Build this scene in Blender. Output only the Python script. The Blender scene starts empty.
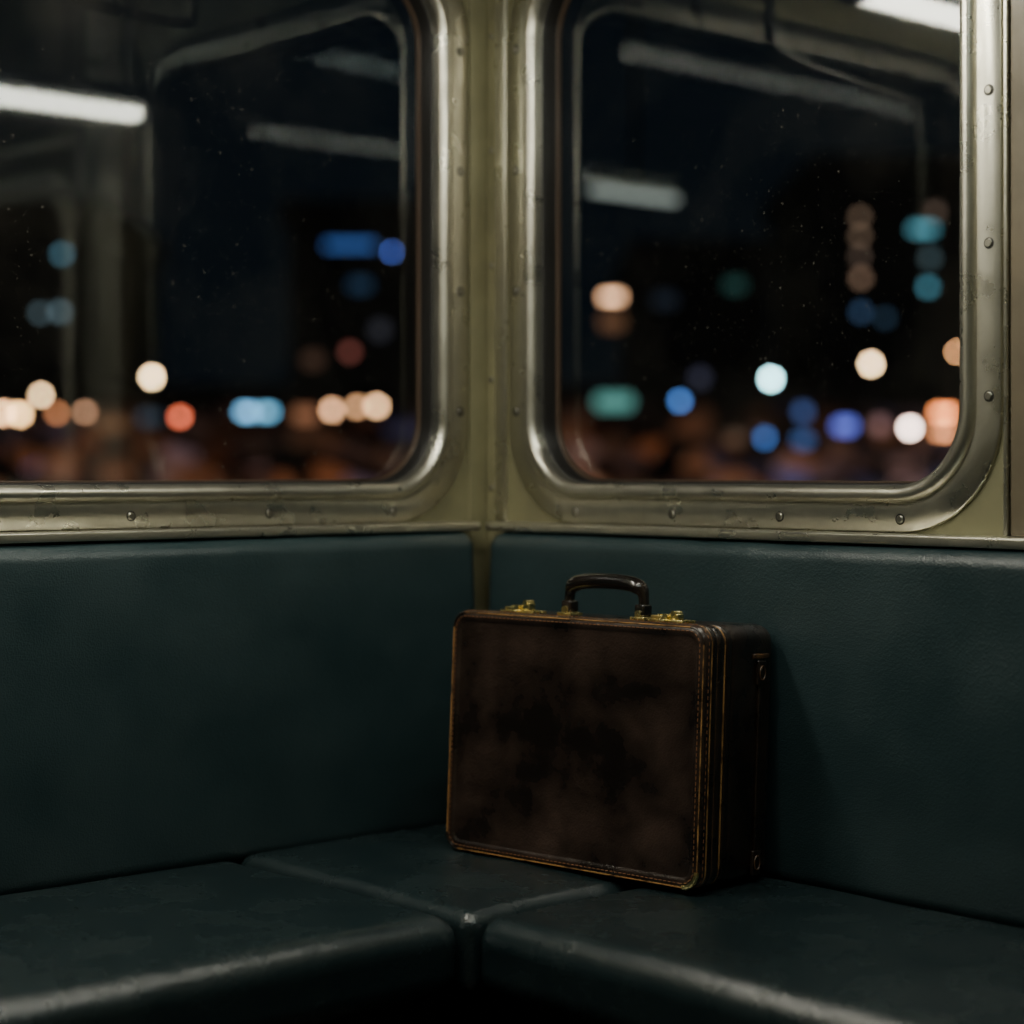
import bpy, bmesh, math, random
from mathutils import Vector, Matrix, noise
random.seed(7)
scene = bpy.context.scene
COL = scene.collection

# ---------------------------------------------------------------- camera numbers
FPX = 1963.0
CAM = Vector((2.333, -2.041, 0.98))
FWD = Vector((-0.744, 0.668, 0)).normalized()
RGT = Vector((0.668, 0.744, 0)).normalized()
HOR = 469.0

# ---------------------------------------------------------------- materials
def new_mat(name):
    m = bpy.data.materials.new(name); m.use_nodes = True
    nt = m.node_tree
    for n in list(nt.nodes): nt.nodes.remove(n)
    out = nt.nodes.new('ShaderNodeOutputMaterial')
    return m, nt, out

def principled(name, col, col2=None, rough=0.5, rough2=None, metal=0.0, nscale=8.0, bump=0.0,
               bscale=200.0, stretch=None, spec=0.5, detail=6.0, ramp=(0.4,0.65), voro=0.0, coat=0.0, medbump=0.0, medscale=22.0):
    m, nt, out = new_mat(name)
    b = nt.nodes.new('ShaderNodeBsdfPrincipled')
    nt.links.new(b.outputs[0], out.inputs[0])
    b.inputs['Metallic'].default_value = metal
    b.inputs['Specular IOR Level'].default_value = spec
    b.inputs['Coat Weight'].default_value = coat
    b.inputs['Coat Roughness'].default_value = 0.20
    tc = nt.nodes.new('ShaderNodeTexCoord')
    mp = nt.nodes.new('ShaderNodeMapping')
    nt.links.new(tc.outputs['Object'], mp.inputs[0])
    if stretch: mp.inputs['Scale'].default_value = stretch
    nz = nt.nodes.new('ShaderNodeTexNoise'); nz.inputs['Scale'].default_value = nscale
    nz.inputs['Detail'].default_value = detail; nz.inputs['Roughness'].default_value = 0.6
    nt.links.new(mp.outputs[0], nz.inputs['Vector'])
    r = nt.nodes.new('ShaderNodeMapRange')
    r.inputs['From Min'].default_value = ramp[0]; r.inputs['From Max'].default_value = ramp[1]
    nt.links.new(nz.outputs['Fac'], r.inputs['Value'])
    mx = nt.nodes.new('ShaderNodeMix'); mx.data_type = 'RGBA'
    nt.links.new(r.outputs[0], mx.inputs['Factor'])
    c2 = col2 or col
    mx.inputs['A'].default_value = (*col, 1); mx.inputs['B'].default_value = (*c2, 1)
    nt.links.new(mx.outputs['Result'], b.inputs['Base Color'])
    rr = nt.nodes.new('ShaderNodeMapRange')
    rr.inputs['From Min'].default_value = 0.3; rr.inputs['From Max'].default_value = 0.7
    rr.inputs['To Min'].default_value = rough; rr.inputs['To Max'].default_value = rough2 if rough2 is not None else rough
    nt.links.new(nz.outputs['Fac'], rr.inputs['Value'])
    nt.links.new(rr.outputs[0], b.inputs['Roughness'])
    if bump > 0:
        n2 = nt.nodes.new('ShaderNodeTexNoise'); n2.inputs['Scale'].default_value = bscale
        n2.inputs['Detail'].default_value = 3
        nt.links.new(tc.outputs['Object'], n2.inputs['Vector'])
        bp = nt.nodes.new('ShaderNodeBump'); bp.inputs['Strength'].default_value = bump
        bp.inputs['Distance'].default_value = 0.002
        if voro > 0:
            v = nt.nodes.new('ShaderNodeTexVoronoi'); v.inputs['Scale'].default_value = voro
            nt.links.new(tc.outputs['Object'], v.inputs['Vector'])
            ad = nt.nodes.new('ShaderNodeMath'); ad.operation = 'ADD'
            nt.links.new(n2.outputs['Fac'], ad.inputs[0]); nt.links.new(v.outputs['Distance'], ad.inputs[1])
            nt.links.new(ad.outputs[0], bp.inputs['Height'])
        else:
            nt.links.new(n2.outputs['Fac'], bp.inputs['Height'])
        if medbump > 0:
            n3 = nt.nodes.new('ShaderNodeTexNoise'); n3.inputs['Scale'].default_value = medscale
            n3.inputs['Detail'].default_value = 4; n3.inputs['Distortion'].default_value = .6
            nt.links.new(tc.outputs['Object'], n3.inputs['Vector'])
            b2 = nt.nodes.new('ShaderNodeBump'); b2.inputs['Strength'].default_value = medbump
            b2.inputs['Distance'].default_value = 0.01
            nt.links.new(n3.outputs['Fac'], b2.inputs['Height'])
            nt.links.new(bp.outputs[0], b2.inputs['Normal'])
            nt.links.new(b2.outputs[0], b.inputs['Normal'])
            nt.links.new(b2.outputs[0], b.inputs['Coat Normal'])
        else:
            nt.links.new(bp.outputs[0], b.inputs['Normal'])
    return m

def emis(name, col, s):
    m, nt, out = new_mat(name)
    e = nt.nodes.new('ShaderNodeEmission')
    e.inputs[0].default_value = (*col, 1); e.inputs[1].default_value = s
    nt.links.new(e.outputs[0], out.inputs[0])
    return m

def glass_mat(name):
    m, nt, out = new_mat(name)
    tr = nt.nodes.new('ShaderNodeBsdfTransparent'); tr.inputs[0].default_value = (0.86, 0.9, 0.9, 1)
    gl = nt.nodes.new('ShaderNodeBsdfGlossy'); gl.inputs['Roughness'].default_value = 0.04
    gl.inputs[0].default_value = (0.95, 1, 1, 1)
    lw = nt.nodes.new('ShaderNodeLayerWeight'); lw.inputs[0].default_value = 0.28
    mr = nt.nodes.new('ShaderNodeMapRange')
    mr.inputs['To Min'].default_value = 0.035; mr.inputs['To Max'].default_value = 0.62
    nt.links.new(lw.outputs['Fresnel'], mr.inputs['Value'])
    mx = nt.nodes.new('ShaderNodeMixShader')
    nt.links.new(mr.outputs[0], mx.inputs[0])
    nt.links.new(tr.outputs[0], mx.inputs[1]); nt.links.new(gl.outputs[0], mx.inputs[2])
    df = nt.nodes.new('ShaderNodeBsdfDiffuse'); df.inputs[0].default_value = (0.35, 0.33, 0.28, 1)
    tc = nt.nodes.new('ShaderNodeTexCoord')
    def specks(scale, a, b_, s):
        v = nt.nodes.new('ShaderNodeTexVoronoi'); v.inputs['Scale'].default_value = scale
        nt.links.new(tc.outputs['Object'], v.inputs['Vector'])
        r1 = nt.nodes.new('ShaderNodeMapRange'); r1.inputs['From Min'].default_value = a
        r1.inputs['From Max'].default_value = b_; r1.inputs['To Min'].default_value = 0; r1.inputs['To Max'].default_value = s
        nt.links.new(v.outputs['Distance'], r1.inputs['Value'])
        return r1
    r1 = specks(45, .09, .04, .20); r1b = specks(110, .14, .08, .09)
    n = nt.nodes.new('ShaderNodeTexNoise'); n.inputs['Scale'].default_value = 5; n.inputs['Detail'].default_value = 8
    nt.links.new(tc.outputs['Object'], n.inputs['Vector'])
    r2 = nt.nodes.new('ShaderNodeMapRange'); r2.inputs['From Min'].default_value = 0.45
    r2.inputs['From Max'].default_value = 0.75; r2.inputs['To Min'].default_value = 0.004; r2.inputs['To Max'].default_value = 0.030
    nt.links.new(n.outputs['Fac'], r2.inputs['Value'])
    ad = nt.nodes.new('ShaderNodeMath'); ad.operation = 'ADD'
    nt.links.new(r1.outputs[0], ad.inputs[0]); nt.links.new(r2.outputs[0], ad.inputs[1])
    ad2 = nt.nodes.new('ShaderNodeMath'); ad2.operation = 'ADD'
    nt.links.new(ad.outputs[0], ad2.inputs[0]); nt.links.new(r1b.outputs[0], ad2.inputs[1])
    m2 = nt.nodes.new('ShaderNodeMixShader')
    nt.links.new(ad2.outputs[0], m2.inputs[0]); nt.links.new(mx.outputs[0], m2.inputs[1]); nt.links.new(df.outputs[0], m2.inputs[2])
    nt.links.new(m2.outputs[0], out.inputs[0])
    return m

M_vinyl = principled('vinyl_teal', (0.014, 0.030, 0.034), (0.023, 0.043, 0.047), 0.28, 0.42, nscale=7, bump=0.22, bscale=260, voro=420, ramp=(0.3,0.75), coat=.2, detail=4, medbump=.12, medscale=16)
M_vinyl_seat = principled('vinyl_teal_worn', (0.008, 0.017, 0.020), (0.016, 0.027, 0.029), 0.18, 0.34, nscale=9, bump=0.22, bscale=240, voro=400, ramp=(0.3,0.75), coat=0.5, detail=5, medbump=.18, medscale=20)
M_alu = principled('brushed_aluminium', (0.62, 0.60, 0.51), (0.46, 0.445, 0.37), 0.22, 0.40, metal=0.95, nscale=16, bump=0.05, bscale=90, ramp=(0.3,0.75), detail=6)
M_light = principled('cream_lightened', (0.72, 0.70, 0.58), (0.60, 0.58, 0.47), 0.45, 0.6, nscale=5)  # colour lightened so these parts show brighter in the window reflection
M_housing = principled('lamp_housing', (0.05, 0.05, 0.045), None, 0.6)
M_paint = principled('olive_paint', (0.245, 0.232, 0.135), (0.18, 0.17, 0.10), 0.35, 0.55, metal=0.25, nscale=7, bump=0.10, bscale=90, detail=4)
M_brown = principled('brown_laminate', (0.16, 0.13, 0.085), (0.11, 0.09, 0.058), 0.4, 0.6, nscale=6)
M_base = principled('bench_base_panel', (0.015, 0.015, 0.015), (0.010, 0.010, 0.010), 0.5, 0.6, nscale=6)
M_rubber = principled('rubber_gasket', (0.012, 0.011, 0.010), None, 0.45)
M_ruby = principled('gasket_lip', (0.07, 0.045, 0.03), None, 0.4)
M_screw = principled('screw_steel', (0.28, 0.27, 0.23), None, 0.35, metal=1.0)
M_floor = principled('floor_lino', (0.025, 0.025, 0.024), (0.04, 0.04, 0.038), 0.4, 0.6, nscale=30)
M_ceil = principled('ceiling_panel', (0.07, 0.07, 0.06), None, 0.5)
M_leather = principled('briefcase_leather', (0.0070, 0.0040, 0.0030), (0.062, 0.036, 0.026), 0.18, 0.42, nscale=9, bump=0.16, bscale=150, voro=330, ramp=(0.42,0.80), coat=0.6, detail=14, medbump=.14, medscale=26)
M_leatherd = principled('briefcase_leather_dark', (0.007, 0.0045, 0.0035), (0.020, 0.011, 0.007), 0.20, 0.42, nscale=18, bump=0.22, bscale=180, coat=.5)
M_tan = principled('worn_tan_piping', (0.40, 0.21, 0.07), (0.06, 0.028, 0.011), 0.30, 0.5, nscale=38, ramp=(.47,.64))
M_pipd = principled('dark_piping', (0.11, 0.055, 0.022), (0.03, 0.015, 0.008), 0.30, 0.5, nscale=50)
M_stitch = principled('stitch_thread', (0.20, 0.085, 0.032), None, 0.7)
M_brass = principled('brass', (0.92, 0.80, 0.38), (0.76, 0.58, 0.22), 0.18, 0.34, metal=1.0, nscale=60)
M_handle = principled('handle_leather', (0.006, 0.005, 0.0045), (0.018, 0.011, 0.008), 0.12, 0.25, nscale=30, coat=0.7)
M_chrome = principled('rail_steel', (0.14, 0.14, 0.12), None, 0.35, metal=1.0)
M_glass = glass_mat('dusty_window_glass')
M_tubeA = emis('tube_glow_a', (1.0, 0.97, 0.82), 34.0)
M_tubeB = emis('tube_glow_b', (1.0, 0.95, 0.80), 56.0)
M_tubeC = emis('tube_glow_c', (0.90, 1.0, 0.90), 28.0)

# ---------------------------------------------------------------- mesh builder
class MB:
    def __init__(s, name, mats):
        s.name = name; s.mats = mats; s.v = []; s.f = []; s.mi = []
    def add(s, vs, fs, mi=0):
        o = len(s.v); s.v += [tuple(v) for v in vs]
        for f in fs: s.f.append(tuple(i + o for i in f)); s.mi.append(mi)
    def box(s, x0, x1, y0, y1, z0, z1, mi=0):
        vs = [(x0,y0,z0),(x1,y0,z0),(x1,y1,z0),(x0,y1,z0),(x0,y0,z1),(x1,y0,z1),(x1,y1,z1),(x0,y1,z1)]
        s.add(vs, [(3,2,1,0),(4,5,6,7),(0,1,5,4),(1,2,6,5),(2,3,7,6),(3,0,4,7)], mi)
    def soft(s, x0, x1, y0, y1, z0, z1, r, mi=0, n=6, k=5, deform=None):
        lo = (x0,y0,z0); hi = (x1,y1,z1)
        def samp(a):
            L = hi[a]-lo[a]; rr = min(r, L/2)
            e = [lo[a] + rr*i/k for i in range(k+1)]
            m = [lo[a]+rr+(L-2*rr)*i/n for i in range(1, n)] if L-2*rr > 1e-6 else []
            return e + m + [hi[a] - rr + rr*i/k for i in range(0 if L-2*rr>1e-6 else 1, k+1)]
        S = [samp(0), samp(1), samp(2)]
        for a in range(3):
            b, c = (a+1)%3, (a+2)%3
            for side in (0, 1):
                vs = []; nb = len(S[b]); nc = len(S[c])
                for i in range(nb):
                    for j in range(nc):
                        p = [0,0,0]; p[a] = hi[a] if side else lo[a]; p[b] = S[b][i]; p[c] = S[c][j]
                        q = [min(max(p[t], lo[t]+min(r,(hi[t]-lo[t])/2)), hi[t]-min(r,(hi[t]-lo[t])/2)) for t in range(3)]
                        d = Vector(p)-Vector(q)
                        if d.length > 1e-9: d = d.normalized()*r
                        P = Vector(q)+d
                        if deform: P = deform(P)
                        vs.append(P)
                fs = []
                for i in range(nb-1):
                    for j in range(nc-1):
                        f = (i*nc+j, (i+1)*nc+j, (i+1)*nc+j+1, i*nc+j+1)
                        fs.append(f if side else f[::-1])
                s.add(vs, fs, mi)
    def loft(s, loops, mi=0, cap0=False, cap1=False, closed_chain=False):
        n = len(loops[0]); vs = [p for l in loops for p in l]; fs = []
        m = len(loops)
        for a in range(m if closed_chain else m-1):
            b = (a+1) % m
            for i in range(n):
                j = (i+1) % n
                fs.append((a*n+i, a*n+j, b*n+j, b*n+i))
        if cap0: fs.append(tuple(range(n))[::-1])
        if cap1: fs.append(tuple((m-1)*n+i for i in range(n)))
        s.add(vs, fs, mi)
    def tube(s, pts, rad, mi=0, n=12, closed=False, flat=1.0, up=Vector((0,0,1))):
        pts = [Vector(p) for p in pts]; m = len(pts); loops = []
        for i, p in enumerate(pts):
            a = pts[(i-1) % m] if (closed or i > 0) else p
            b = pts[(i+1) % m] if (closed or i < m-1) else p
            t = (b-a).normalized()
            u = up if abs(t.dot(up)) < 0.95 else Vector((1,0,0))
            if up.length and abs(t.dot(up)) >= 0.95: u = Vector((0,1,0)) if abs(t.y) < .9 else Vector((1,0,0))
            x = t.cross(u).normalized(); y = x.cross(t).normalized()
            r = rad[i] if isinstance(rad, (list, tuple)) else rad
            loops.append([p + x*r*math.cos(2*math.pi*k/n) + y*r*flat*math.sin(2*math.pi*k/n) for k in range(n)])
        s.loft(loops, mi, cap0=not closed, cap1=not closed, closed_chain=closed)
    def cyl(s, c, axis, r, h, mi=0, n=20, bev=0.0):
        c = Vector(c); ax = Vector(axis).normalized()
        u = Vector((0,0,1)) if abs(ax.z) < .9 else Vector((1,0,0))
        x = ax.cross(u).normalized(); y = ax.cross(x)
        prof = [(r,0),(r,h-bev),(r-bev,h)] if bev else [(r,0),(r,h)]
        loops = [[c+ax*hh + x*rr*math.cos(2*math.pi*k/n)+y*rr*math.sin(2*math.pi*k/n) for k in range(n)] for rr,hh in prof]
        s.loft(loops, mi, True, True)
    def obj(s, parent=None, smooth=True, angle=35, weld=True):
        me = bpy.data.meshes.new(s.name)
        me.from_pydata(s.v, [], s.f)
        for m in s.mats: me.materials.append(m)
        for p, mi in zip(me.polygons, s.mi): p.material_index = mi
        bm = bmesh.new(); bm.from_mesh(me)
        if weld: bmesh.ops.remove_doubles(bm, verts=bm.verts, dist=1e-5)
        bmesh.ops.recalc_face_normals(bm, faces=bm.faces)
        bm.to_mesh(me); bm.free()
        if smooth:
            for p in me.polygons: p.use_smooth = True
            me.set_sharp_from_angle(angle=math.radians(angle))
        o = bpy.data.objects.new(s.name, me); COL.objects.link(o)
        if parent: o.parent = parent
        return o

def rr(u0, u1, w0, w1, r, n=10):
    pts = []
    for cx, cy, a0 in ((u1-r, w0+r, -90), (u1-r, w1-r, 0), (u0+r, w1-r, 90), (u0+r, w0+r, 180)):
        for i in range(n+1):
            a = math.radians(a0 + 90*i/n)
            pts.append((cx + r*math.cos(a), cy + r*math.sin(a)))
    return pts

def empty(name, loc=(0,0,0)):
    e = bpy.data.objects.new(name, None); COL.objects.link(e); e.location = loc
    e.empty_display_size = 0.1
    return e

# ---------------------------------------------------------------- room shell
XW, YW, ZC = 3.3, -2.9, 2.15
T = 0.06
def wall_box(mb, side, u0, u1, z0, z1, p0=-T, p1=0.0, mi=0):
    if side == 'L': mb.box(p0, p1, u0, u1, z0, z1, mi)
    else: mb.box(u0, u1, -p1, -p0, z0, z1, mi)

def build_wall(name, side, ustart, uend, wins):
    mb = MB(name, [M_paint])
    H = 0.046
    cur = ustart
    for (a, b, z0, z1) in sorted(wins):
        wall_box(mb, side, cur, a+H, 0, ZC)
        wall_box(mb, side, a+H, b-H, 0, z0+H)
        wall_box(mb, side, a+H, b-H, z1-H, ZC)
        cur = b-H
    wall_box(mb, side, cur, uend, 0, ZC)
    return mb.obj(smooth=False, weld=False)

WZ0, WZ1 = 0.899, 1.80
winsR = [(0.058, 0.955, WZ0, WZ1), (1.18, 2.05, WZ0, 1.61)]
winsL = [(-1.25, -0.042, WZ0, WZ1), (-2.5, -1.5, WZ0, WZ1)]
build_wall('wall_right', 'R', 0.0, XW, winsR)
build_wall('wall_left', 'L', YW, 0.0, winsL)

mb = MB('wall_back', [M_paint]); mb.box(-T, XW, YW-T, YW, 0, ZC); mb.obj(smooth=False)
mb = MB('wall_far', [M_paint]); mb.box(XW, XW+T, YW-T, T, 0, ZC); mb.obj(smooth=False)
mb = MB('floor', [M_floor]); mb.box(-T, XW+T, YW-T, T, -0.05, 0); mb.obj(smooth=False)
mb = MB('ceiling', [M_ceil]); mb.box(-T, XW+T, YW-T, T, ZC, ZC+0.05); mb.obj(smooth=False)

# ---------------------------------------------------------------- windows
def build_window(name, side, a, b, z0, z1, fmat=None):
    def P(u, w, p):
        return Vector((p, u, w)) if side == 'L' else Vector((u, -p, w))
    root = empty(name, P((a+b)/2, (z0+z1)/2, 0))
    R = 0.150
    prof = [(0,0.0),(0,.0035),(.0018,.0055),(.0335,.0055),(.0345,.003),(.0365,.003),(.0375,.0055),(.040,.0105),
            (.044,.0135),(.049,.0140),(.054,.0125),(.058,.008),(.060,.002),(.060,-.020)]
    mb = MB('frame', [fmat or M_alu])
    loops = []
    for d, p in prof:
        loops.append([P(u, w, p) for u, w in rr(a+d, b-d, z0+d, z1-d, max(R-d*0.85, .02), 16)])
    mb.loft(loops)
    f = mb.obj(angle=50)
    mb = MB('gasket', [M_rubber, M_ruby])
    for prof2, mi in (([(.0595,-.010),(.0612,-.011),(.0625,-.014),(.0630,-.046)], 0), ([(.0625,-.036),(.0640,-.036),(.0650,-.038),(.0652,-.046)], 1)):
        mb.loft([[P(u, w, p) for u, w in rr(a+d, b-d, z0+d, z1-d, R-d*0.85, 16)] for d, p in prof2], mi)
    g = mb.obj()
    mb = MB('pane', [M_glass])
    mb.add([P(u, w, -.043) for u, w in rr(a+.06, b-.06, z0+.06, z1-.06, R-.05, 14)], [tuple(range(60))])
    pn = mb.obj(smooth=False)
    mb = MB('screws', [M_screw, M_rubber])
    pts = []
    du = 0.017
    n = max(2, int(round((b-a-.30)/.235)))
    for i in range(n+1):
        u = a+.15+(b-a-.30)*i/n
        pts += [(u, z0+du), (u, z1-du)]
    n = 3
    for i in range(n+1):
        w = z0+.17+(z1-z0-.34)*i/n
        pts += [(a+du, w), (b-du, w)]
    nrm = P(0,0,1)-P(0,0,0)
    for u, w in pts:
        mb.cyl(P(u, w, .0045), nrm, .0072, .0014, 1, 18)
        mb.cyl(P(u, w, .005), nrm, .0054, .0030, 0, 18, .0012)
    s = mb.obj()
    for o in (f, g, pn, s):
        o.parent = root; o.matrix_parent_inverse = Matrix.Translation(-root.location)
    return root
build_window('window_1', 'L', *winsL[0])
build_window('window_2', 'R', *winsR[0])
build_window('window_3', 'R', *winsR[1], fmat=M_light)
build_window('window_4', 'L', *winsL[1])

# ---------------------------------------------------------------- trims
def trim(name, boxes, r=0.003, mat=M_alu, screws=()):
    mb = MB(name, [mat, M_screw])
    for bx in boxes: mb.soft(*bx, r, 0, 2, 3)
    for c, ax in screws: mb.cyl(c, ax, .005, .002, 1, 16, .001)
    return mb.obj()
SZ0, SZ1 = 0.885, 0.898
trim('trim_1', [(0.001, 0.044, YW, -0.050, SZ0, SZ1)])
trim('trim_2', [(0.046, XW, -0.044, -0.001, SZ0, SZ1)])
trim('trim_3', [(0.000, 0.0035, -0.038, -0.003, .45, ZC), (0.0035, 0.024, -0.0035, -0.0, .45, ZC)], .001, M_paint,
     [((.015, -.0035, z), (0,-1,0)) for z in (.95, 1.12, 1.30, 1.48, 1.66)])
trim('trim_5', [(0.026, 0.050, -0.005, 0.0, SZ1, ZC)], .0015, M_alu)
trim('trim_4', [(0.962, 0.968, -0.012, -0.0, SZ1, ZC)], .002, M_alu)
trim('trim_6', [(0.970, 1.010, -0.008, -0.0, SZ1, ZC)], .002, M_brown)
trim('trim_7', [(1.012, 1.176, -0.010, -0.0, SZ1, ZC)], .002, M_light,
     [((1.04, -.010, z), (0,-1,0)) for z in (1.0, 1.3, 1.6)])  # pillar face past the view edge, lightened for its reflection
trim('trim_8', [(1.20, 2.4, -0.012, -0.0, 1.69, 1.90)], .002, M_brown)
trim('trim_9', [(1.18, XW, -0.03, -0.0, 1.645, 1.67)], .004, M_light)

# ---------------------------------------------------------------- seating
def crown(cx, cy, hx, hy, ztop, zmid, c, seed):
    def f(P):
        if P.z > zmid:
            a = max(0, 1-((P.x-cx)/hx)**2); b = max(0, 1-((P.y-cy)/hy)**2)
            k = (P.z-zmid)/(ztop-zmid)
            P = P.copy(); P.z += c*k*(a*b)**0.5
            P.z += 0.0055*k*(a*b)**.5*noise.noise(Vector((P.x*7+seed, P.y*7, 0)))
        w = 0.0024*noise.noise(Vector((P.x*14, P.y*14+seed, P.z*14)))
        return P + Vector((w, w, w*0.5))
    return f
def seat_cushion(name, x0, x1, y0, y1, z0=0.345, z1=0.443, r=0.034, seed=0):
    mb = MB(name, [M_vinyl_seat])
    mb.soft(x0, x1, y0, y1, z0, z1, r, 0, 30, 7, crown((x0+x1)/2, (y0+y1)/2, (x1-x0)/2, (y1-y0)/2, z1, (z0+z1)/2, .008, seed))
    return mb.obj(angle=60)
INX, INY = 0.544, -0.506
root = empty('corner_bench', (0.3, -0.3, 0.3))
parts = [seat_cushion('seat_left', 0.045, INX, -2.2, INY-0.002, seed=3, r=.034),
         seat_cushion('seat_corner', 0.045, INX+0.0, INY+0.001, -0.045, seed=9, r=.020),
         seat_cushion('seat_right', INX+0.003, 2.25, INY, -0.045, seed=5, r=.034)]
def back_cushion(name, x0, x1, y0, y1, z0, z1, r, axis, seed):
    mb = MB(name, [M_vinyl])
    cz = (z0+z1)/2; hz = (z1-z0)/2
    def f(P):
        k = max(0, 1-((P.z-cz)/hz)**2)
        P = P.copy()
        b = .006*k + .004*k*noise.noise(Vector((P.x*4+seed, P.y*4, P.z*5)))
        w = .0016*noise.noise(Vector((P.x*13+seed, P.y*13, P.z*13)))
        if axis == 'x' and P.x > (x0+x1)/2: P.x += b+w
        if axis == 'y' and P.y < (y0+y1)/2: P.y -= b+w
        P.z += w
        return P
    mb.soft(x0, x1, y0, y1, z0, z1, r, 0, 30, 6, f)
    return mb.obj(angle=60)
parts += [back_cushion('back_left', 0.003, 0.055, -2.2, -0.064, 0.43, 0.883, .024, 'x', 1),
          back_cushion('back_right', 0.056, 2.25, -0.053, -0.003, 0.43, 0.883, .024, 'y', 4)]
mb = MB('bench_base', [M_base])
mb.box(0.004, INX-.06, -2.2, INY, 0.0, 0.342); mb.box(0.004, 2.25, INY+.06, -0.004, 0.0, 0.342)
parts.append(mb.obj(smooth=False))
for o in parts:
    o.parent = root; o.matrix_parent_inverse = Matrix.Translation(-root.location)

# ---------------------------------------------------------------- briefcase
W, D, H = 0.434, 0.156, 0.332
case = empty('briefcase', (0.239, -0.287, 0.4525))
case.rotation_euler = (math.radians(-3.0), 0, math.radians(6.6))
def Q(u, w, v): return Vector((u, v, w))
RC = 0.024
def rl(d, v, r=RC): return [Q(u, w, v) for u, w in rr(d, W-d, d, H-d, max(r-d*.7, .006), 8)]
mb = MB('shell', [M_leather, M_leatherd])
prof = [(.016,.0022),(.0145,.0018),(.013,.0004),(.009,-.0004),(.005,.0004),(.0018,.003),(.0002,.007),(0,.013),(.0022,.0150)]
mb.loft([rl(d, v) for d, v in prof], 0, cap0=True)
prof = [(.0022,.0150),(.0022,.0165),(.0004,.018),(0,.022),(.0004,.0262),(.0026,.0275),(.0026,.029),(.0006,.0305),(0,.036),(.0006,.0415),
        (.0040,.043),(.0040,.0475),(.0006,.049),(0,.053),(.0006,.0575),(.0016,.059),(.0016,.0605),(.0006,.062),(0,.066)]
mb.loft([rl(d, v) for d, v in prof], 1)
prof = [(0,.066),(0,D-.016),(.0012,D-.008),(.005,D-.0025),(.010,D),(.016,D)]
mb.loft([rl(d, v) for d, v in prof], 1, cap1=True)
o = mb.obj(case, angle=50)
mb = MB('piping', [M_tan, M_brass, M_pipd])
for v, r_, mi, d in ((.0158,.0013,0,.0014),(.0283,.0011,2,.0018),(.0452,.0016,0,.0024)):
    mb.tube(rl(d, v), r_, mi, 8, closed=True, up=Vector((0,1,0)))
mb.tube(rl(.0030, .0006), .0009, 0, 6, closed=True, up=Vector((0,1,0)))
mb.obj(case)
mb = MB('stitching', [M_stitch])
def stitch_loop(d, v, step, ln):
    pts = rl(d, v); pts = pts + [pts[0]]
    acc = 0.0; nxt = 0.0
    for a, b in zip(pts, pts[1:]):
        L = (b-a).length
        if L < 1e-6: continue
        t = (b-a)/L
        while nxt <= acc+L:
            c = a + t*(nxt-acc)
            mb.tube([c-t*ln/2, c+t*ln/2], .00065, 0, 6, up=Vector((0,1,0)))
            nxt += step
        acc += L
stitch_loop(.0080, -.0008, .0072, .0042)
stitch_loop(.0000, .0085, .0085, .0045)
mb.obj(case)
mb = MB('corner_guards', [M_brass, M_leatherd])
def arc(cu, cw, a0, a1, rad, v, n=10):
    return [Q(cu+rad*math.cos(math.radians(a0+(a1-a0)*i/n)), cw+rad*math.sin(math.radians(a0+(a1-a0)*i/n)), v) for i in range(n+1)]
for cu, cw, a0 in ((W-RC, RC, -90),(RC, RC, 180),(W-RC, H-RC, 0),(RC, H-RC, 90)):
    big = (cu > W/2 and cw < H/2)
    pts = arc(cu, cw, a0, a0+90, RC-.0035, .0006)
    if big: mb.tube(pts, .0034, 0, 8, up=Vector((0,1,0)))
    else: mb.tube(pts, .0016, 1, 8, up=Vector((0,1,0)))
mb.obj(case)
mb = MB('handle', [M_handle, M_brass])
def cr(P, n=8):
    out = []
    P = [Vector(p) for p in P]
    for i in range(len(P)-1):
        p0 = P[max(i-1,0)]; p1 = P[i]; p2 = P[i+1]; p3 = P[min(i+2, len(P)-1)]
        for k in range(n):
            t = k/n
            out.append(0.5*((2*p1)+(-p0+p2)*t+(2*p0-5*p1+4*p2-p3)*t*t+(-p0+3*p1-3*p2+p3)*t**3))
    out.append(P[-1]); return out
hc = W/2+.008; hv = .060; hw_ = .063
path = cr([(hc-hw_,hv,H+.002),(hc-hw_-.001,hv,H+.020),(hc-hw_+.002,hv,H+.036),(hc-hw_+.014,hv,H+.0445),(hc-.02,hv,H+.0480),(hc+.02,hv,H+.0480),(hc+hw_-.014,hv,H+.0445),(hc+hw_-.002,hv,H+.036),(hc+hw_+.001,hv,H+.020),(hc+hw_,hv,H+.002)])
n = len(path)
rads = []
for i in range(n):
    t = i/(n-1)
    s = min(1, max(0, (min(t, 1-t)-.16)/.14)); s = s*s*(3-2*s)
    rads.append(.0064 + .0042*s)
mb.tube(path, rads, 0, 16, up=Vector((0,1,0)), flat=1.3)
for sx in (-1, 1):
    cx = hc+sx*hw_
    mb.soft(cx-.012, cx+.012, hv-.014, hv+.014, H-.001, H+.0035, .0015, 1, 2, 3)
    mb.cyl((cx, hv-.012, H+.0070), (0,1,0), .0052, .024, 1, 16, .001)
    mb.soft(cx-.0085, cx+.0085, hv-.0095, hv+.0095, H+.004, H+.020, .003, 0, 2, 3)
mb.obj(case)
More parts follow.
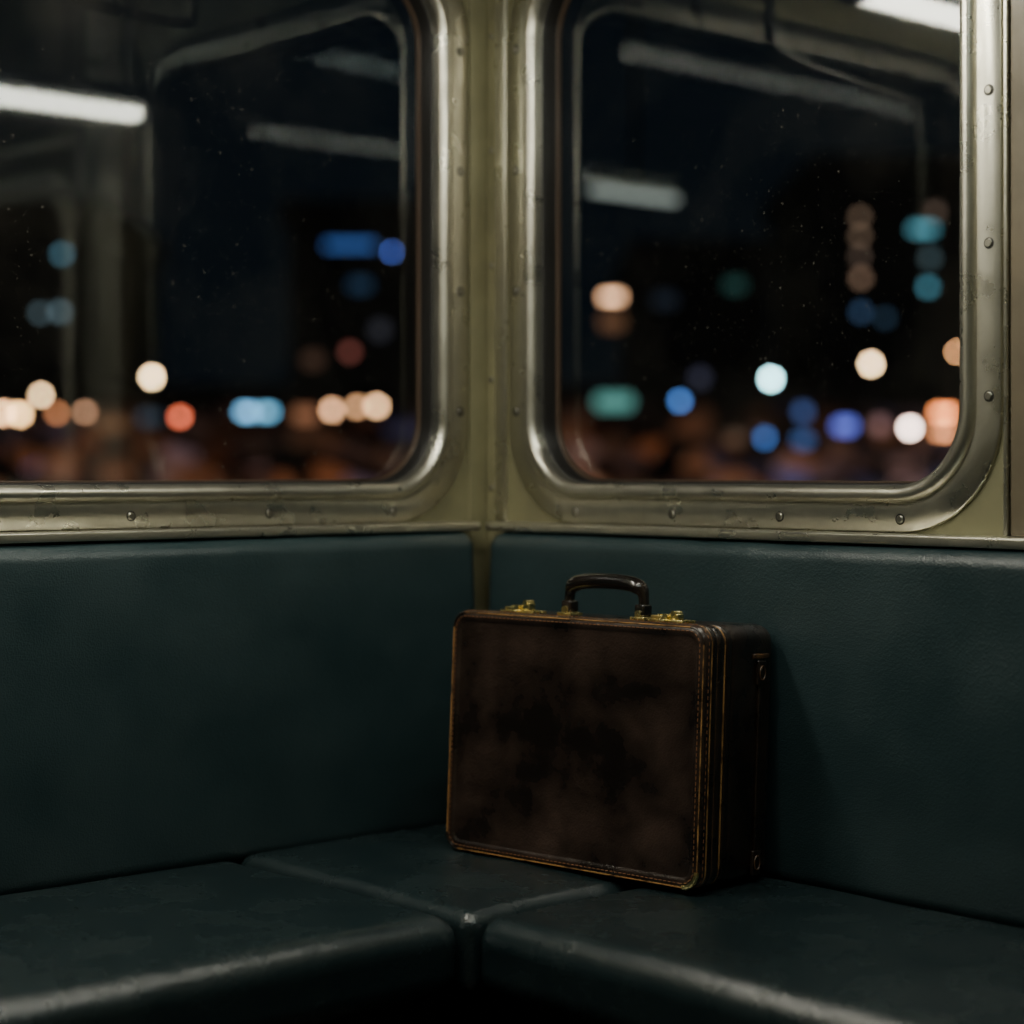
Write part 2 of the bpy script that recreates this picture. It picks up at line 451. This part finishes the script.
def latch(name, uc, lift):
    mb = MB(name, [M_brass])
    v0 = .030
    mb.soft(uc-.030, uc+.030, v0, v0+.030, H-.0005, H+.0032, .0012, 0, 2, 3)
    mb.soft(uc-.025, uc-.004, v0+.004, v0+.023, H+.002, H+.0080, .0016, 0, 2, 3)
    mb.cyl((uc-.001, v0+.003, H+.0062), (0,1,0), .0042, .022, 0, 16, .0006)
    mb.soft(uc+.004, uc+.018, v0+.006, v0+.020, H+.002, H+.0100+lift, .0018, 0, 2, 3)
    mb.cyl((uc+.011, v0+.0045, H+.0100+lift), (0,1,0), .0038, .017, 0, 14, .0006)
    mb.cyl((uc-.015, v0+.012, H+.0075), (0,0,1), .0038, .0022, 0, 16, .0006)
    for du in (-.0270, .0270):
        mb.cyl((uc+du, v0+.013, H+.0028), (0,0,1), .0018, .0012, 0, 10)
    mb.soft(uc-.008, uc+.008, v0-.010, v0+.004, H-.0005, H+.0035, .0014, 0, 2, 3)
    mb.obj(case)
latch('latch_1', hc-.134, .004)
latch('latch_2', hc+.120, .001)
mb = MB('side_fittings', [M_leatherd, M_pipd, M_brass])
for z in (.266, .022):
    mb.soft(W-.001, W+.0045, .112, .130, z-.012, z+.020, .002, 0, 2, 3)
    ring = [Q(W+.005, z+.004+.009*math.sin(a), .121+.006*math.cos(a)) for a in [2*math.pi*i/16 for i in range(16)]]
    mb.tube(ring, .0012, 1, 6, closed=True, up=Vector((1,0,0)))
mb.soft(W-.001, W+.003, .117, .125, .03, .27, .0015, 0, 4, 2)
mb.soft(W-.001, W+.0035, .104, .138, .288, .295, .0015, 1, 2, 2)
for u in (.05, W-.05):
    for v in (.03, .125):
        mb.cyl((u, v, .002), (0,0,-1), .007, .005, 2, 14, .001)
mb.obj(case)

# ---------------------------------------------------------------- lamps in the car
def fluorescent(name, x, y0, y1, z, mt):
    root = empty(name, (x, (y0+y1)/2, z))
    mb = MB('diffuser', [mt]); mb.soft(x-.024, x+.024, y0, y1, z-.014, z+.012, .010, 0, 2, 4); a = mb.obj()
    mb = MB('housing', [M_housing]); mb.soft(x-.045, x+.045, y0-.02, y1+.02, z+.014, z+.045, .004, 0, 2, 3)
    for y in (y0-.01, y1+.01): mb.soft(x-.028, x+.028, y-.010, y+.010, z-.018, z+.016, .004, 0, 2, 3)
    for y in (y0+.15, y1-.15): mb.cyl((x, y, z+.04), (0,0,1), .010, ZC-z-.04, 0, 12)
    b = mb.obj()
    for o in (a, b):
        o.parent = root; o.matrix_parent_inverse = Matrix.Translation(-root.location)
fluorescent('fluorescent_light', 0.835, -1.30, -0.075, 1.654, M_tubeA)
fluorescent('fluorescent_light', 0.257, -1.80, -0.53, 1.785, M_tubeB)
fluorescent('fluorescent_light', 1.75, -1.60, -0.40, 2.06, M_tubeC)

mb = MB('grab_rail', [M_chrome])
A = (.205, -.356)
pts = cr([(A[0],A[1],ZC),(A[0],A[1],1.9),(A[0],A[1],1.71),(A[0]-.006,A[1]-.03,1.675),(.16,-.56,1.668),(.10,-.84,1.668),(.084,-.915,1.66),(.082,-.927,1.62),(.082,-.93,1.4),(.082,-.93,1.2),(.07,-.93,1.14),(.0,-.93,1.13)], 6)
mb.tube(pts, .009, 0, 12, up=Vector((.7,.7,.1)).normalized())
mb.obj()
mb = MB('grab_pole', [M_chrome])
mb.tube([(1.09,-.055,.905),(1.09,-.055,ZC)], .012, 0, 14)
for z in (1.05, 1.8): mb.cyl((1.09,-.055,z), (0,1,0), .008, .045, 0, 12)
mb.obj()

# ---------------------------------------------------------------- city outside
GZ = -1.2
def wpos(px, py, d):
    return CAM + FWD*d + RGT*((px-512)/FPX*d) + Vector((0,0,1))*((HOR-py)/FPX*d)
M_dark = principled('night_concrete', (0.05, 0.045, 0.045), (0.03, 0.03, 0.035), 0.8, nscale=.3)
M_asph = principled('wet_asphalt', (0.03, 0.028, 0.028), (0.05, 0.045, 0.04), 0.35, 0.6, nscale=.4)
lights = [
 (62,254,60,8,8,(.25,.6,.8),1.4),(60,312,62,9,9,(.4,.6,.7),1.1),(40,313,62,8,8,(.4,.6,.7),.8),
 (41,395,45,7,7,(1,.62,.30),30),(152,377,42,8,8,(1,.66,.34),44),(20,414,48,9,9,(1,.56,.22),30),(3,413,48,9,9,(1,.52,.24),26),
 (57,413,50,7,7,(1,.36,.15),6.5),(85,412,50,7,7,(1,.50,.28),6),(180,417,46,8,8,(1,.17,.08),12),
 (247,412,52,16,8,(.22,.60,1.0),7),(267,412,52,14,8,(.22,.65,1.0),6),(332,410,47,9,9,(1,.48,.24),13),(357,407,47,8,8,(1,.48,.22),9),(377,406,47,9,9,(1,.54,.26),16),
 (305,415,55,24,14,(1,.4,.2),.6),(350,352,55,10,10,(.9,.25,.2),.7),(350,245,55,50,8,(.08,.22,.7),.75),(392,252,50,5,5,(.15,.25,1),7),
 (360,285,60,22,12,(.1,.25,.5),.25),(150,418,60,20,12,(.25,.35,.5),.45),(313,360,60,18,14,(.6,.3,.2),.18),
 (612,297,50,20,7,(1,.52,.28),8),(612,322,52,24,16,(.7,.32,.16),.42),(614,402,46,38,16,(.25,.75,.66),.6),(680,401,50,8,8,(.12,.35,1),6),
 (771,379,44,9,9,(.45,.95,1),42),(765,438,52,9,9,(.10,.30,.9),3.2),(803,440,56,16,12,(.15,.3,.8),.9),(803,412,56,12,12,(.15,.25,.7),1.0),
 (845,426,50,20,12,(.18,.22,1),3.0),(871,364,43,8,8,(1,.64,.34),42),(910,428,43,9,9,(1,.72,.62),46),(944,413,48,20,8,(1,.27,.08),14),(944,432,48,20,6,(1,.35,.14),8),
 (957,352,44,4,4,(1,.45,.18),40),(923,229,58,24,8,(.15,.5,.62),1.7),(928,287,58,9,9,(.12,.42,.55),2.3),(930,258,60,12,12,(.25,.4,.45),.5),(935,212,60,10,10,(.6,.4,.3),.6),
 (860,217,60,9,9,(.7,.45,.30),.8),(860,236,60,9,9,(.7,.45,.30),.8),(860,256,60,9,9,(.6,.4,.3),.6),(861,278,60,10,10,(.7,.42,.28),1.0),(861,312,60,10,10,(.15,.3,.6),.7),(885,318,60,10,10,(.15,.3,.5),.4),
 (735,285,60,20,12,(.10,.32,.28),.35),(700,378,60,14,14,(.3,.3,.5),.25),(665,300,60,24,14,(.15,.2,.3),.15),(735,438,60,18,12,(.5,.3,.2),.5),(880,425,60,14,14,(.6,.3,.3),.8),
 (110,425,60,30,14,(.6,.3,.15),.35),(380,330,60,16,16,(.3,.3,.4),.15),
]
mats = []; mb = MB('city_lights', [])
def globe(mb, P, r, mi):
    loops = []
    for a in range(1, 8):
        th = math.pi*a/8
        loops.append([P+Vector((r*math.sin(th)*math.cos(2*math.pi*k/14), r*math.sin(th)*math.sin(2*math.pi*k/14), r*math.cos(th))) for k in range(14)])
    mb.loft(loops, mi, True, True)
for i, (px, py, d, w, h, c, s) in enumerate(lights):
    P = wpos(px, py, d); hw = w/FPX*d/2; hh = h/FPX*d/2
    if w == h and s > 15:
        mt = emis('city_glow_%d' % i, c, s)
        sl = MB('street_lamp', [M_dark, mt])
        globe(sl, P, hw, 1)
        sl.cyl((P.x, P.y, GZ), (0,0,1), .10, .35, 0, 12, .03)
        sl.cyl((P.x, P.y, GZ+.3), (0,0,1), .045, P.z-GZ-.3-hw*1.05, 0, 10)
        sl.cyl((P.x, P.y, P.z+hw*.9), (0,0,1), hw*.5, .05, 0, 12, .02)
        sl.obj()
    else:
        k = len(mats)
        nn = 1 if w == h else max(2, int(round(w/h))+1)
        area = (w*h) / (nn*math.pi*h*h/4) if nn > 1 else 1.0
        mats.append(emis('city_glow_%d' % i, c, s*area))
        for q in range(nn):
            off = 0 if nn == 1 else (-hw+hh + 2*(hw-hh)*q/(nn-1))
            globe(mb, P+RGT*off, hh, k)
mb.mats = mats
mb.obj()

mb = MB('ground', [M_asph]); mb.box(-160, 60, -60, 160, GZ-.1, GZ); mb.obj(smooth=False)

def haze_mat():  # mottled emission imitating the warm haze low on the horizon, fading upwards
    m, nt, out = new_mat('horizon_haze_glow')
    tc = nt.nodes.new('ShaderNodeTexCoord')
    mp = nt.nodes.new('ShaderNodeMapping'); mp.inputs['Scale'].default_value = (1.1, 1.1, 2.0)
    nt.links.new(tc.outputs['Object'], mp.inputs[0])
    v = nt.nodes.new('ShaderNodeTexVoronoi'); v.inputs['Scale'].default_value = 1.0
    nt.links.new(mp.outputs[0], v.inputs['Vector'])
    sep = nt.nodes.new('ShaderNodeSeparateColor'); nt.links.new(v.outputs['Color'], sep.inputs[0])
    pw = nt.nodes.new('ShaderNodeMath'); pw.operation = 'POWER'; pw.inputs[1].default_value = 3.0
    nt.links.new(sep.outputs[0], pw.inputs[0])
    ramp = nt.nodes.new('ShaderNodeValToRGB')
    el = ramp.color_ramp.elements
    el[0].position = 0; el[0].color = (1, .28, .10, 1); el[1].position = 1; el[1].color = (.25, .3, .9, 1)
    e2 = el.new(.5); e2.color = (1, .42, .22, 1); e3 = el.new(.85); e3.color = (.8, .42, .42, 1)
    nt.links.new(sep.outputs[1], ramp.inputs[0])
    sx = nt.nodes.new('ShaderNodeSeparateXYZ'); nt.links.new(tc.outputs['Object'], sx.inputs[0])
    mr = nt.nodes.new('ShaderNodeMapRange'); mr.inputs['From Min'].default_value = 3.2; mr.inputs['From Max'].default_value = .3
    mr.inputs['To Min'].default_value = 0.0; mr.inputs['To Max'].default_value = .28
    nt.links.new(sx.outputs[2], mr.inputs['Value'])
    mu = nt.nodes.new('ShaderNodeMath'); mu.operation = 'MULTIPLY'
    nt.links.new(pw.outputs[0], mu.inputs[0]); nt.links.new(mr.outputs[0], mu.inputs[1])
    b = nt.nodes.new('ShaderNodeBsdfPrincipled'); b.inputs['Base Color'].default_value = (.04,.035,.03,1); b.inputs['Roughness'].default_value = .8
    nt.links.new(ramp.outputs[0], b.inputs['Emission Color']); nt.links.new(mu.outputs[0], b.inputs['Emission Strength'])
    nt.links.new(b.outputs[0], out.inputs[0])
    return m
def prism(name, mat, px0, px1, pytop, d, dep, parapet=.8):
    mb = MB(name, [mat, M_dark])
    a = wpos(px0, HOR, d); b = wpos(px1, HOR, d); top = wpos(px0, pytop, d).z
    F6 = [(0,1,2,3),(4,5,6,7),(0,1,5,4),(1,2,6,5),(2,3,7,6),(3,0,4,7)]
    vs = []
    for z in (GZ, top):
        vs += [Vector((a.x,a.y,z)), Vector((b.x,b.y,z)), Vector((b.x,b.y,z))+FWD*dep, Vector((a.x,a.y,z))+FWD*dep]
    mb.add(vs, F6)
    vs = []
    for zz in (top, top+parapet):
        vs += [Vector((a.x,a.y,zz))-RGT*.3-FWD*.3, Vector((b.x,b.y,zz))+RGT*.3-FWD*.3, Vector((b.x,b.y,zz))+FWD*(dep+.3)+RGT*.3, Vector((a.x,a.y,zz))+FWD*(dep+.3)-RGT*.3]
    mb.add(vs, F6, 1)
    mb.obj(smooth=False)
prism('haze_wall', haze_mat(), -250, 1300, 392, 62.5, 1.0, .2)  # added glowing wall that stands in for the horizon haze
prism('office_building', M_dark, 820, 985, 180, 64, 12)
prism('office_building', M_dark, 640, 770, 265, 64, 12)
prism('office_building', M_dark, -60, 90, 225, 64, 12)
prism('office_building', M_dark, 290, 420, 225, 64, 12)
def streak(px, py, d, wpx, hpx, s, col):  # lamp reflection in the glass, imitated by an added glowing bar outside
    P = wpos(px, py, d)
    L = wpx/FPX*d/0.744/2; t = hpx/FPX*d/2
    root = empty('reflection_streak', P)
    mb = MB('tube', [emis('streak_glow', col, s)])
    mb.box(P.x-t, P.x+t, P.y-L, P.y+L, P.z-t*.6, P.z+t*.6); a = mb.obj(smooth=False)
    mb = MB('streak_mount', [M_dark])  # cover and rod added to the streak bar
    mb.box(P.x-t*1.6, P.x+t*1.6, P.y-L*1.05, P.y+L*1.05, P.z+t*.65, P.z+t*1.4)
    mb.cyl((P.x, P.y, P.z+t), (0,0,1), .02, 2.0, 0, 8)
    b = mb.obj()
    for o in (a, b):
        o.parent = root; o.matrix_parent_inverse = Matrix.Translation(-root.location)
streak(635, 195, 16.0, 86, 9, .55, (.85,.95,.85))

# ---------------------------------------------------------------- world
w = bpy.data.worlds.new('night_sky'); scene.world = w; w.use_nodes = True
nt = w.node_tree
for n_ in list(nt.nodes): nt.nodes.remove(n_)
out = nt.nodes.new('ShaderNodeOutputWorld'); bg = nt.nodes.new('ShaderNodeBackground')
bg.inputs[0].default_value = (0.24, 0.48, 0.75, 1); bg.inputs[1].default_value = 0.0085
nt.links.new(bg.outputs[0], out.inputs[0])

# ---------------------------------------------------------------- camera
cd = bpy.data.cameras.new('camera'); cam = bpy.data.objects.new('camera', cd); COL.objects.link(cam)
cam.location = CAM
cam.rotation_euler = (-FWD).to_track_quat('Z', 'Y').to_euler()
cd.sensor_width = 36.0; cd.lens = FPX/1024*36.0
cd.shift_y = -(512-HOR)/1024
cd.dof.use_dof = True; cd.dof.focus_distance = 2.52; cd.dof.aperture_fstop = 1.9
cd.clip_start = 0.02; cd.clip_end = 400
scene.camera = cam
